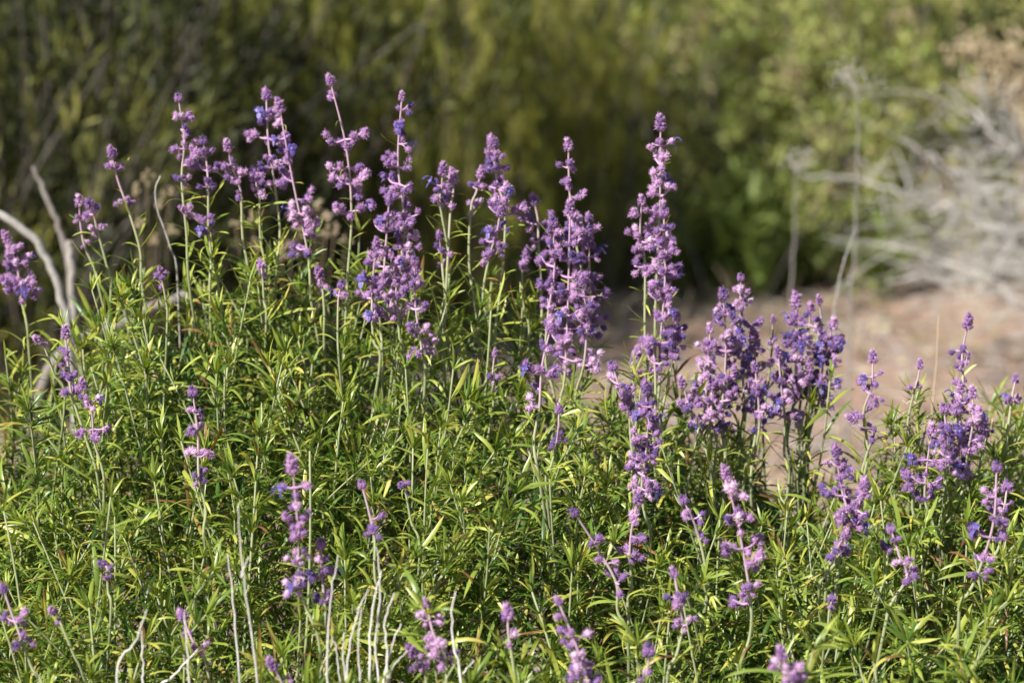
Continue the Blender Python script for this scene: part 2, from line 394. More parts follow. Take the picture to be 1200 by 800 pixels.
def add_calyx(mb, g, pos, d, ln, wd, tint, hairs=80):
    """a woolly bell: egg with lobed mouth and short wool hairs"""
    F = frame(d, np.array([0.1, 0.2, 1.0]))
    V = IV * (1 + g.normal(0, 0.09, (len(IV), 1)))
    x = V[:, 0]; w = np.where(x > 0, 1 + 0.12 * x, 1 + 0.45 * x)          # narrower at the foot
    L = np.stack([(x * 0.5 + 0.5) * ln, V[:, 1] * w * wd / 2, V[:, 2] * w * wd / 2], -1)
    mb.add(L @ F.T + pos, None, IF, tint + g.normal(0, 0.06, len(V)))
    n = hairs; dirs = g.normal(size=(n, 3)); dirs /= np.linalg.norm(dirs, axis=1, keepdims=True)
    root = np.stack([(dirs[:, 0] * 0.5 + 0.5) * ln, dirs[:, 1] * wd / 2 * 0.95, dirs[:, 2] * wd / 2 * 0.95], -1)
    tip = root + (dirs + g.normal(0, 0.4, (n, 3)) + np.array([0.35, 0, 0])) * 0.0023
    sid = np.cross(dirs, g.normal(size=(n, 3))); sid = sid / np.linalg.norm(sid, axis=1, keepdims=True) * 0.0003
    H = np.stack([root - sid, root + sid, tip], 1).reshape(-1, 3)
    mb.add(H @ F.T + pos, None, np.arange(3 * n).reshape(-1, 3), np.clip(tint + 0.3, 0, 1))
    for k in range(5):                                    # calyx teeth
        a = k * 1.257 + g.uniform(-.2, .2); c, s_ = math.cos(a), math.sin(a)
        r0 = wd * 0.36; b = np.array([ln * 0.86, c * r0, s_ * r0]); tt = np.array([-s_, c]) * wd * 0.13
        T = np.array([[b[0], b[1] + tt[0], b[2] + tt[1]], [b[0], b[1] - tt[0], b[2] - tt[1]], [ln * 1.2, c * r0 * 1.15, s_ * r0 * 1.15]])
        mb.add(T @ F.T + pos, None, [[0, 1, 2]], tint + 0.1)
def make_cluster(seed, reach, n):
    """one side of a whorl: short woolly branchlet along +X with calyces"""
    g = np.random.default_rng(seed); mb = MB(); base_t = g.uniform(0.14, 0.66)  # tone varies per cluster; dark violet ones also stand in for shadow
    end = np.array([reach * 0.8, 0, reach * 0.12])
    ax = spline([[0, 0, 0], [reach * 0.4, g.uniform(-.1, .1) * reach, -0.05 * reach], end], 6)
    mb.tube(ax, np.linspace(0.0016, 0.001, 6), 5, 0.75)
    for k in range(n):
        u = 0.25 + 0.75 * (k + g.uniform(0, .8)) / n
        p = ax[min(5, int(u * 5))]
        d = nrm(np.array([0.55, 0, 0.25]) + g.normal(0, 0.75, 3))
        ln = g.uniform(0.0064, 0.0094); wd = ln * g.uniform(0.72, 0.92)
        off = d * g.uniform(0.0015, 0.0065)
        mb.tube(np.stack([p, p + off * 0.5, p + off]), 0.0007, 4, 0.7)
        add_calyx(mb, g, p + off, d, ln, wd, float(np.clip(g.normal(base_t, 0.15), 0.05, 0.9)))
    return mb.mesh('flower_cluster', M['calyx'])
CL = {'s': [make_cluster(500 + k, 0.008, 2 + k % 2) for k in range(8)],
      'm': [make_cluster(520 + k, 0.015, 3 + k % 2) for k in range(12)],
      'l': [make_cluster(540 + k, 0.026, 4 + k % 3) for k in range(12)]}
def make_bud(seed, ln):
    """dense oblong woolly bud at a spike's tip, along +Z"""
    g = np.random.default_rng(seed); mb = MB()
    for lev in range(4):
        z = ln * lev / 4
        for k in range(5 if lev < 3 else 3):
            a = k * 1.257 + lev * 0.6; r = 0.0048 * (1 - 0.2 * lev)
            d = nrm(np.array([math.cos(a), math.sin(a), 0.7 + 0.35 * lev])); wd = 0.0046 * g.uniform(.85, 1.15)
            add_calyx(mb, g, np.array([math.cos(a) * r * 0.4, math.sin(a) * r * 0.4, z]), d, wd * 1.3, wd, float(np.clip(g.normal(.32 + .08 * (seed % 3), .14), 0, .9)), 30)
    return mb.mesh('bud_tip', M['calyx'])
BUD = [make_bud(600 + k, 0.011 + 0.002 * k) for k in range(5)]
def make_flower(seed):
    """open blue flower along +X: tube, four upper lobes, drooping lip, arched stamens"""
    g = np.random.default_rng(seed); mb = MB()
    mb.tube([[0, 0, 0], [.004, 0, .0008], [.0085, 0, .001]], [.0012, .0015, .0024], 6, 0.7)
    for a, l in ((0.5, .0075), (1.25, .007), (-0.5, .0075), (-1.25, .007), (3.14, .010)):
        rad = np.array([0.45 if a < 3 else 0.5, math.sin(a), math.cos(a)]); F = frame(rad, np.array([1.0, 0, 0]))
        V = leaf_verts(leaf_template(4, 0.9, 0.25, g.uniform(-.3, .3)), l, l * 0.32) @ F.T + np.array([.0082, 0, .001])
        mb.add(V, leaf_quads(4), None, np.clip(g.normal(.5, .15), 0, 1))
    for k in range(4):
        s_ = (k - 1.5) * 0.0014
        mb.tube(spline([[.006, s_, .002], [.011, s_ * 1.4, .006], [.015, s_ * 1.8, .004], [.017, s_ * 2, -.001]], 8), 0.00022, 4, 0.4)
    return mb.mesh('open_flower', M['petal'])
FLOWER = [make_flower(700 + k) for k in range(4)]

# ------------------------------------------------------------------ flower spikes, read off the photograph: tip, foot of the blooms, foot of the stem, width (px), crowding
SP = [
 ((209,115),(213,212),(222,335),34,1.0),((238,165),(244,224),(256,335),30,1.0),((216,246),(243,268),(246,345),30,.9),((267,173),(282,224),(292,335),24,.9),
 ((312,113),(322,218),(323,330),46,1.0),((328,128),(360,292),(366,360),40,1.15),((299,208),(304,226),(312,330),16,.7),((387,95),(412,252),(404,395),48,1.0),
 ((471,114),(474,268),(468,400),42,1.05),((456,236),(450,330),(462,410),40,1.1),((486,306),(494,408),(498,450),32,1.1),((441,288),(436,372),(445,430),32,.8),
 ((465,330),(466,368),(470,420),24,.8),((519,201),(516,240),(514,400),28,1.0),((531,211),(528,246),(520,400),22,.9),((515,276),(519,320),(522,400),22,.9),
 ((577,169),(592,252),(580,405),44,1.15),((563,205),(552,245),(560,380),22,.8),((586,250),(574,300),(578,400),36,.9),((626,236),(631,284),(634,400),40,.9),
 ((617,300),(612,318),(620,400),18,.8),((666,172),(672,268),(668,470),32,1.0),((668,246),(662,440),(656,490),58,1.15),((690,256),(692,392),(676,480),40,1.12),
 ((648,262),(642,372),(650,480),36,1.1),((683,330),(684,428),(672,490),40,1.15),((645,385),(632,478),(632,560),38,1.0),((774,148),(772,270),(768,480),40,1.05),
 ((752,236),(756,312),(764,480),30,1.0),((778,250),(774,402),(766,500),56,1.15),((793,372),(788,420),(772,500),32,1.2),((765,400),(768,440),(766,520),28,.8),
 ((746,415),(740,430),(748,500),16,.6),((868,325),(872,474),(868,540),34,1.15),((848,346),(846,484),(852,560),42,1.12),((832,386),(828,470),(836,560),30,1.1),
 ((855,402),(848,506),(846,560),30,1.1),((884,398),(886,470),(872,560),26,1.0),((890,378),(880,392),(872,500),18,.8),((906,374),(905,402),(894,500),14,.9),
 ((933,356),(930,470),(928,560),42,1.2),((950,362),(946,402),(936,500),30,1.1),((976,382),(960,468),(942,560),42,1.3),((912,414),(920,492),(924,570),30,1.1),
 ((948,432),(940,496),(934,570),38,1.0),((1023,421),(1012,484),(1010,570),28,1.0),((1000,492),(1024,506),(1010,570),22,.7),((1078,428),(1072,456),(1066,540),18,.9),
 ((1134,381),(1128,452),(1108,560),22,.8),((1126,456),(1122,556),(1112,600),46,1.3),((1140,462),(1134,530),(1122,600),40,1.1),((1106,480),(1108,550),(1106,600),34,1.0),((476,240),(474,330),(472,400),40,1.0),((458,300),(456,372),(462,420),36,1.0),((1092,506),(1084,584),(1100,640),36,1.1),((1152,492),(1156,512),(1140,590),22,.9),
 ((1190,445),(1186,466),(1178,570),28,1.1),((8,280),(24,346),(34,410),38,1.2),((77,392),(84,462),(116,570),28,1.0),((98,452),(110,516),(122,580),30,1.1),
 ((44,398),(52,406),(76,470),14,.7),((226,460),(233,558),(240,640),26,.95),((343,549),(352,690),(376,800),38,1.1),((376,638),(380,704),(384,800),26,1.0),
 ((424,568),(439,630),(446,720),20,.9),((471,568),(475,574),(492,650),12,.7),((4,690),(25,748),(52,820),32,1.0),((62,716),(72,732),(100,800),18,.8),
 ((214,722),(240,772),(256,840),24,1.0),((320,780),(330,800),(340,850),20,.9),((500,708),(522,770),(530,850),36,1.0),((484,764),(498,784),(510,850),24,.9),
 ((595,722),(598,756),(604,820),20,.9),((673,600),(722,682),(736,750),24,.95),((748,586),(738,652),(736,720),24,1.0),((654,704),(688,796),(694,850),40,1.15),
 ((790,672),(800,732),(782,800),24,1.0),((760,764),(757,792),(756,850),18,.9),((801,586),(820,632),(828,700),22,.95),((851,556),(880,706),(864,790),44,1.05),
 ((980,530),(996,616),(968,690),48,1.15),((1012,570),(1000,616),(980,690),28,1.2),((990,628),(980,646),(960,700),26,.8),((1044,620),(1063,676),(1036,740),22,.95),
 ((1168,548),(1146,672),(1124,720),36,.95),((1180,572),(1176,600),(1150,680),20,1.0),((917,768),(930,802),(910,860),28,1.0),((975,702),(972,712),(966,750),10,.7),
 ((757,456),(752,572),(762,640),46,1.2),((718,430),(736,470),(744,560),26,.95),((580,414),(577,446),(574,500),14,.8),((400,334),(396,364),(398,430),18,1.0),
 ((306,312),(308,326),(312,380),18,.8),((375,322),(378,336),(380,400),22,.6),((93,237),(99,288),(118,345),20,.8),((106,240),(114,270),(130,345),20,1.0),
 ((131,180),(149,242),(168,345),24,.8),((188,316),(190,328),(196,380),14,.7),((800,450),(816,496),(834,570),24,1.0),((834,454),(832,502),(836,580),26,1.1),
 ((1036,640),(1040,652),(1030,700),10,.5),((120,660),(126,668),(130,720),10,.4),((735,470),(738,486),(745,560),16,.7),((1062,556),(1070,570),(1080,630),20,.7),
 ((885,432),(890,500),(880,570),24,1.0),((960,352),(962,380),(950,470),22,.9),((440,340),(444,364),(448,420),26,.7),((655,480),(652,520),(640,570),18,.6),
]
rs = random.Random(5)
PXM = FW / 1200                                           # metres per pixel at 1 m
n_obj = 0
for si, (tip, bot, foot, w, dense) in enumerate(SP):
    yb = surface_depth(foot[0], foot[1] + 12)
    Yb = min(yb + 0.03, 3.74)
    lean = rs.uniform(-0.03, 0.03)
    T, B, S = (np.array(P(*q, Yb + l)) for q, l in ((tip, lean), (bot, lean * .4), (foot, 0)))
    root = S + np.array([rs.uniform(-.03, .03), rs.uniform(0.0, .06), -0.16])
    s = owner(S[0], S[1])
    mid = (T + B) / 2 + np.array([rs.uniform(-1, 1) * .05 * np.linalg.norm(T - B), rs.uniform(-.01, .01), 0])
    sb = (S + B) / 2 + np.array([rs.gauss(0, 1), rs.gauss(0, 1), 0]) * .045 * np.linalg.norm(B - S)
    curve = spline([root, S, sb, B, mid, T], 30)
    loc = S
    mb = MB(); hgt = np.linspace(0, 1, 30)
    zrel = np.clip((curve[:, 2] - S[2]) / max(1e-3, T[2] - S[2]), -1, 1)
    fl = (B[2] - S[2]) / max(1e-3, T[2] - S[2])
    tint = np.interp(zrel, [-0.5, 0, fl, min(1, fl + .15), 1.01], [0.2, 0.45, 0.62, 0.9, 0.95])
    mb.tube(curve - loc, np.interp(hgt, [0, .5, 1], [.0022, .0018, .0012]) * (0.8 if w < 20 else 1.0), 6, tint)
    spike = link('flower_spike', mb.mesh('flower_spike', M['stem']), s['e'], Vector(loc) - s['base'])
    # whorls
    fc = spline([B, mid, T], 40); length = np.linalg.norm(np.diff(fc, axis=0), axis=1).sum()
    half = w * 1.25 * PXM * Yb / 2
    gap = 0.0215 / dense * rs.uniform(0.92, 1.08)
    nw = max(1, int(round(length / gap)))
    az = rs.uniform(0, 6.28) if nw > 2 else rs.choice((0.2, 2.9))
    for k in range(nw):
        u = (k + rs.uniform(-.3, .3)) / nw; u = min(max(u, 0), 0.97)
        p = fc[int(u * 39)]; axis = nrm(fc[min(39, int(u * 39) + 1)] - fc[max(0, int(u * 39) - 1)])
        az += 1.35 + rs.uniform(-.35, .35)
        shrink = 1.0 - 0.55 * max(0, u - 0.45) / 0.55
        reach = half * shrink * rs.uniform(0.6, 1.3)
        for sg in (0, math.pi) + ((1.57, 4.71) if dense >= 1.2 else ((1.57,) if dense > 1.12 and rs.random() < .5 else ())):
            if rs.random() < 0.12: continue
            a = az + sg + rs.uniform(-.2, .2)
            kind, rr = ('s', .011) if reach < .0135 else (('m', .017) if reach < .021 else ('l', .026))
            me = rs.choice(CL[kind]); sc = min(1.15, max(0.75, reach / rr))
            d = nrm(np.array([math.cos(a), math.sin(a), rs.uniform(-.35, .5)]) + axis * 0.1)
            F = frame(d, np.array([0, 0, 1.0])); link('flower_cluster', me, spike, basis=basis_of(F, p - loc, sc)); n_obj += 1
            if rs.random() < (0.15 if w > 24 else 0.04) * (1.5 if dense > 1.2 else 1):
                d3 = nrm(d + np.array([rs.uniform(-.3, .3), -0.5, rs.uniform(-.1, .4)])); F3 = frame(d3, np.array([0, 0, 1.0]))
                link('open_flower', rs.choice(FLOWER), spike, basis=basis_of(F3, p - loc + d * reach * 0.6, rs.uniform(.85, 1.2))); n_obj += 1
        if rs.random() < 0.6:                            # curled bract
            a = az + rs.choice((0, math.pi)); d = np.array([math.cos(a), math.sin(a), .5]); F = frame(d, np.array([0, 0, 1.]))
            link('leaf', rs.choice(leaf_mesh), spike, basis=basis_of(F, p - loc - axis * .003, rs.uniform(.014, .034))); n_obj += 1
    bz = nrm(fc[-1] - fc[-5]); Fb = frame(np.array([1., 0, 0]) - bz * bz[0], bz)
    link('bud_tip', rs.choice(BUD), spike, basis=basis_of(Fb, T - loc - bz * .004, (0.72 if w < 16 else 0.95) * rs.uniform(.7, 1.15)))
    # leaf pairs on the bare stem below the blooms
    gapl = np.linalg.norm(B - S); nl = int(gapl / 0.017)
    la = rs.uniform(0, 6.28)
    for k in range(nl + 1):
        u = (k + .2) / (nl + 1); p = curve[int(np.argmin(np.linalg.norm(curve - (S + (B - S) * u), axis=1)))]; la += 1.57 + rs.uniform(-.3, .3)
        for sg in (0, math.pi):
            if rs.random() < 0.22: continue
            a = la + sg; d = np.array([math.cos(a), math.sin(a), rs.uniform(.5, 1.2)]); F = frame(d, np.array([0, 0, 1.]))
            link('leaf', rs.choice(leaf_mesh), spike, basis=basis_of(F, p - loc, rs.uniform(.026, .062) * (1 - .35 * u))); n_obj += 1
print('spike parts', n_obj)

# ------------------------------------------------------------------ bleached dry twigs in front
def px_tube(mb, path, Y, wpx, n=14, tint=0.6, to_ground=True, jit=0.0, dy=0.0):
    pts3 = [np.array(P(a, b, Y + dy * i)) for i, (a, b) in enumerate(path)]
    pp = spline(pts3, n)
    w = np.linspace(wpx[0], wpx[1], n) * PXM * Y / 2
    if jit: pp[1:-1] += rng.normal(0, jit, (n - 2, 3))
    mb.tube(pp, w, 6, tint); return pp
def px_part(name, mat, parent, base, path, Y, wpx, n=14, tint=0.6, jit=0.0, dy=0.0):
    mb = MB(); px_tube(mb, path, Y, wpx, n, tint, True, jit, dy)
    me = mb.mesh(name, mat); me.transform(Matrix.Translation(-Vector(base))); return link(name, me, parent)
def thing(name, label, cat, base, group=None):
    e = link(name, None, None, base); e.empty_display_size = 0.1; return tag(e, label, cat, group)
TW = [
 ('forked bleached white dry twigs standing up through leaves near a short purple spike', 0, [
  [(279,590),(283,650),(292,720),(302,800),(310,1000)], [(267,648),(273,700),(281,800),(296,1000)], [(292,652),(285,668),(283,676)],
  [(216,716),(220,760),(224,820),(250,1000)], [(172,714),(158,752),(138,800),(170,1000)], [(166,738),(168,780),(170,820),(200,1000)], [(232,760),(205,790),(180,830),(210,1000)]]),
 ('clump of many slender bleached white dry twigs, the thickest of the white clumps', 1, [
  [(396,650),(388,700),(385,800),(410,1000)], [(441,640),(446,690),(440,760),(444,820),(430,1000)], [(432,690),(416,730),(408,800),(420,1000)], [(462,694),(452,730),(454,800),(440,1000)],
  [(424,712),(420,760),(424,820),(425,1000)], [(404,740),(402,770),(410,830),(420,1000)], [(478,762),(462,780),(452,820),(440,1000)], [(447,668),(436,720),(432,800),(432,1000)], [(389,745),(396,770),(400,830),(418,1000)], [(470,730),(458,760),(448,820),(438,1000)]]),
 ('lone curved bleached white twig with one fork, beside a short purple spike', 2, [
  [(534,692),(529,720),(533,760),(541,800),(560,1000)], [(556,774),(545,786),(540,800)]]),
]
for lab, k, paths in TW:
    b = P(paths[0][-1][0], 1000, 3.02); base = Vector((b.x, 3.02, 0))
    e = thing('dry_twigs', lab, 'dry twigs', base, 'bleached dry twigs')
    for path in paths:
        link_path = path
        Y = 3.02 + rnd.uniform(-.04, .04)
        o = px_part('twig', M['dry'], e, base, path, Y, (1.4, 3.8) if len(path) > 3 else (1.5, 2.5), 18, rnd.uniform(.55, .9), 0.0006)

# ------------------------------------------------------------------ grey branches behind the tall shrub
def branch_thing(name, label, cat, path, Y, wpx, dy, mat='bark', tint=.7):
    p0 = P(*path[-1], Y + dy * (len(path) - 1)); base = Vector((p0.x, p0.y, 0))
    mb = MB(); px_tube(mb, path, Y, wpx, 30, tint, True, 0.0015 if wpx[1] > 5 else 0.0003, dy)
    me = mb.mesh(name, M[mat]); me.transform(Matrix.Translation(-base))
    return tag(link(name, me, None, base), label, cat)
branch_thing('arched_branch', 'thick bare grey branch bending over in an arch beside the tall shrub', 'branch', [(-90,290),(-40,256),(0,252),(40,282),(66,330),(84,420),(95,720)], 4.35, (9, 12), 0.0, 'dry', .1)
branch_thing('dead_branch', 'dark grey thin dead branch leaning upright in front of dark shrub', 'branch', [(38,195),(52,225),(68,262),(84,330),(90,420),(95,660)], 4.9, (5, 11), 0.0, 'bark', .5)
branch_thing('dead_stump', 'short pale grey upright dead stem behind the tall shrub leaves', 'branch', [(82,282),(84,330),(88,420),(92,700)], 4.6, (10, 13), 0.0, 'bark', .7)
branch_thing('fallen_branch', 'short grey dead branch lying slanted behind green shoots', 'branch', [(222,344),(190,356),(140,380),(60,430),(0,640)], 4.5, (12, 16), 0.0, 'bark', .35)

# ------------------------------------------------------------------ dried flower stalks between the shrub and the far bushes
def dry_stalk(label, path, Y, wpx, head, hw):
    p0 = P(*path[-1], Y); base = Vector((p0.x, p0.y, 0))
    e = thing('dried_stalk', label, 'dried plant', base, 'dried umbel stalks')
    o = px_part('stem', M['dry'], e, base, path, Y, wpx, 24, .12, .0015)
    top = np.array(P(*path[0], Y)); g = np.random.default_rng(int(path[0][0]))
    for k in range(9):
        mb = MB(); a = g.uniform(0, 6.28); r = hw * PXM * Y * g.uniform(.25, 1)
        end = top + np.array([math.cos(a) * r, math.sin(a) * r, g.uniform(-.01, .025)]); 
        mb.tube(spline([top - [0, 0, .02], (top + end) / 2 + [0, 0, -.006], end], 6), .0007, 4, .3)
        for _ in range(6):
            q = end + g.normal(0, .009, 3); add_calyx(mb, g, q, nrm(g.normal(0, 1, 3) + [0, 0, .6]), .004, .0034, .35, 6)
        me = mb.mesh('seed_head', M['dry']); me.transform(Matrix.Translation(-base)); link('seed_head', me, e)
dry_stalk('tall pale dried stalk topped by a wide flat whitish seed head, before far bushes', [(1004,96),(1004,190),(1002,290),(996,380),(990,760)], 5.3, (1.6, 3.6), None, 28)
dry_stalk('shorter pale dried stalk with a small whitish seed head, before far bushes', [(935,192),(931,260),(928,330),(926,420),(930,700)], 5.8, (1.3, 2.6), None, 20)
branch_thing('dry_weed', 'thin pale dry stem leaning over the bare soil behind purple spikes', 'dry stem', [(1002,268),(988,310),(980,350),(977,400),(975,700)], 4.5, (1.6, 3.0), 0.0, 'dry', .3)
branch_thing('dry_grass', 'very thin straight straw grass stem rising over the bare soil', 'dry stem', [(1100,370),(1097,430),(1090,520),(1080,760)], 3.95, (1.4, 2.4), 0.0, 'straw', .8)
branch_thing('dry_grass', 'short thin straw stem hooked at its top among tall shrub leaves', 'dry stem', [(188,206),(182,225),(186,250),(200,290),(208,330),(215,520)], 3.8, (2.4, 2.6), 0.0, 'dry', .2)

# ------------------------------------------------------------------ dry grass tuft in the crowded-spike shrub
def grass_tuft(label, px, py, Y, n, hpx, spread):
    p0 = P(px, py, Y); base = Vector((p0.x, p0.y, 0)); e = thing('dry_grass_tuft', label, 'dry grass', base)
    for k in range(n):
        mb = MB(); dx = rnd.gauss(0, spread); h = hpx * rnd.uniform(.6, 1.1); lean = rnd.gauss(18, 22)
        top = np.array(P(px + dx + lean, py - h, Y)); mid = np.array(P(px + dx + lean * .3, py - h * .5, Y)); bot = np.array([p0.x + dx * .0006, p0.y + rnd.uniform(-.02, .02), 0])
        mb.tube(spline([bot, mid, top], 12), np.linspace(.0014, .0007, 12), 4, rnd.uniform(.4, .9))
        me = mb.mesh('blade', M['straw']); me.transform(Matrix.Translation(-base)); link('blade', me, e)
grass_tuft('tuft of straw-coloured dry grass stems beside purple spikes over bare soil', 1090, 590, 3.66, 26, 110, 24)

# ------------------------------------------------------------------ bushes behind
def wand_bush(seed, name, mat, H, Rr, wands, per, leaf, wl, upright=1.0, tmean=.5, clump=1.0, foot=(.7, 1.3)):
    """upright wiry shrub: many wands from the base, each set with short narrow leaves"""
    g = np.random.default_rng(seed); wood = MB(); fol = MB()
    tplq = np.array([[0, 1, 2, 3]])
    Vs = []; tints = []
    for k in range(wands):
        a = g.uniform(0, 6.28); r0 = Rr * math.sqrt(g.random()); r1 = r0 * g.uniform(*foot); h = H * g.uniform(.45, 1.05) * (1 - .25 * (r0 / Rr) ** 2)
        b = np.array([math.cos(a) * r1, math.sin(a) * r1, -0.03]); tip = np.array([math.cos(a) * r0 + g.normal(0, .2), math.sin(a) * r0 + g.normal(0, .2), h])
        m_ = (b + tip) / 2 + np.array([g.normal(0, .1), g.normal(0, .1), .06])
        c = spline([b, m_, tip], 12)
        wood.tube(c, np.linspace(.005, .0012, 12), 4, g.uniform(.0, .45))
        wt = g.normal(tmean, .22)
        n = int(per * g.uniform(.7, 1.3)); ncl = int(g.integers(9, 15)); cen = g.uniform(.03, 1.0, ncl); ctint = g.normal(0, .17, ncl); coff = g.normal(0, .05, (ncl, 3)); ci = g.integers(ncl, size=n); u = np.clip(cen[ci] + g.normal(0, .022, n), .02, 1)
        p = np.stack([np.interp(u * 11, np.arange(12), c[:, q]) for q in range(3)], -1)
        tg = nrm(tip - b); d = tg * upright + g.normal(0, .55, (n, 3)); d /= np.linalg.norm(d, axis=1, keepdims=True)
        p = p + coff[ci] * clump + g.normal(0, .016 * clump, (n, 3))
        sd = np.cross(d, g.normal(size=(n, 3))); sd /= np.linalg.norm(sd, axis=1, keepdims=True)
        ln = leaf * g.uniform(.6, 1.3, (n, 1)); w_ = wl * g.uniform(.7, 1.3, (n, 1))
        q = np.stack([p, p + d * ln * .5 + sd * w_, p + d * ln, p + d * ln * .5 - sd * w_], 1)
        Vs.append(q.reshape(-1, 3)); tints.append(np.repeat(np.clip(wt + ctint[ci] + g.normal(0, .09, n) + .12 * (u - .5), 0, 1), 4))
    V = np.concatenate(Vs); N = len(V) // 4
    fm = make_mesh('crown', V, np.arange(N * 4).reshape(-1, 4), None, np.concatenate(tints), None, False, mat)
    return wood.mesh('trunk', M['bark']), fm
BUSH = {
 'broom': [wand_bush(800 + k, 'broom', M['broom'], 1.9, .75, 150, 240, .055, .0040, 2.6, .52) for k in range(3)],
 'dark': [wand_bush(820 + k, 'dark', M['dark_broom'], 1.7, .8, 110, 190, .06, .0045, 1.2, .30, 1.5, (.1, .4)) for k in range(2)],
 'mottled': [wand_bush(840 + k, 'mottled', M['mottled'], 1.6, .8, 120, 260, .034, .0065, .8, .48, 1.6) for k in range(2)],
}
BG = [  # kind, px at the base, Y, scale, label
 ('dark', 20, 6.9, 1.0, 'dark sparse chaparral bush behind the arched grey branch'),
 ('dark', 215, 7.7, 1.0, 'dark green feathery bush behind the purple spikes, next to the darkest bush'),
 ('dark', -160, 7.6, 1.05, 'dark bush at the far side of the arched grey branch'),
 ('broom', 345, 7.9, .95, 'broom-like bush with dark foot behind the paired spikes'),
 ('broom', 480, 7.9, .85, 'broom-like bush with dark foot behind the tall slender spikes'),
 ('broom', 606, 8.7, .62, 'low broom-like bush with dark foot behind the densest spike, beside the bare soil'),
 ('broom', 400, 9.0, 1.0, 'upright broom-like bush with yellow-green wands beside the dark feathery bush'),
 ('broom', 545, 9.4, 1.05, 'upright broom-like bush rising behind the densest purple spike'),
 ('broom', 720, 10.6, 1.15, 'tall broom-like bush behind the mottled bush, with yellow wand tips'),
 ('mottled', 870, 9.3, 1.0, 'mottled green and brown rounded bush behind the bare soil'),
 ('mottled', 1030, 9.5, 1.05, 'rounded olive bush behind the tall dried stalk'),
 ('broom', 1150, 10.2, 1.1, 'green broom-like bush behind the grey dead shrub'),
 ('dark', 1290, 9.4, 1.0, 'dark green bush beyond the grey dead shrub'),
 ('broom', 130, 9.8, 1.2, 'tall broom-like bush looking out over the dark bushes'),
 ('broom', -60, 10.4, 1.2, 'tall broom-like bush behind the darkest bush'),
]
for k in range(9):
    BG.append((('broom', 'mottled', 'broom')[k % 3], -180 + k * 195, 11.8 + .5 * (k % 2), 1.3, 'tall green bush in the back row behind the broom-like bushes'))
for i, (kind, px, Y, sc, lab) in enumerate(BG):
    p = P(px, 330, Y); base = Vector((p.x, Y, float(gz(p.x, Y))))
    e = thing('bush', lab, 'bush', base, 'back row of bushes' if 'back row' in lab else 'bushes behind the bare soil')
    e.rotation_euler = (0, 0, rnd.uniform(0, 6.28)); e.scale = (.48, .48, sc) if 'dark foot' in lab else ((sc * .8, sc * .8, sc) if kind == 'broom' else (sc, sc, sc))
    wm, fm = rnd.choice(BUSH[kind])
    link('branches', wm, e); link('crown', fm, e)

# ------------------------------------------------------------------ small herbs at the foot of the bushes
def herb_mesh(seed):
    g = np.random.default_rng(seed); mb = MB()
    for k in range(4):
        a = g.uniform(0, 6.28); tip = np.array([math.cos(a) * .06, math.sin(a) * .06, g.uniform(.14, .26)]); c = spline([[0, 0, -.01], tip * [.3, .3, .5], tip], 8)
        mb.tube(c, .002, 4, .3)
        for j in range(26):
            u = g.uniform(.25, 1); p = c[int(u * 7)]; az = g.uniform(0, 6.28); al = g.uniform(.4, 1.3)
            F = frame(np.array([math.cos(az) * math.sin(al), math.sin(az) * math.sin(al), math.cos(al)]), np.array([0, 0, 1.])); l = g.uniform(.04, .085)
            mb.add(leaf_verts(SML[g.integers(3)], l, l * .09) @ F.T + p, QS, None, np.clip(g.normal(.55, .2), 0, 1))
    return mb.mesh('herb', M['herb'])
HERB = [herb_mesh(900 + k) for k in range(4)]
for k, (px, py, lab) in enumerate([(835, 338, None), (868, 330, None), (905, 335, None), (950, 330, None), (800, 342, None), (760, 335, None), (890, 345, None), (1030, 345, None), (985, 338, None), (925, 322, None), (845, 318, None), (720, 330, None)]):
    d = ray(px, py); t = -CAM.z / d.z; p = CAM + d * t
    o = link('small_herb', HERB[k % 4], None, Vector((p.x, p.y, float(gz(p.x, p.y))))); o.rotation_euler = (0, 0, rnd.uniform(0, 6.28)); sc = rnd.uniform(1.2, 1.9); o.scale = (sc,) * 3
    tag(o, 'small fresh green herb growing at the foot of the far bushes', 'herb', 'small herbs along the bush edge')

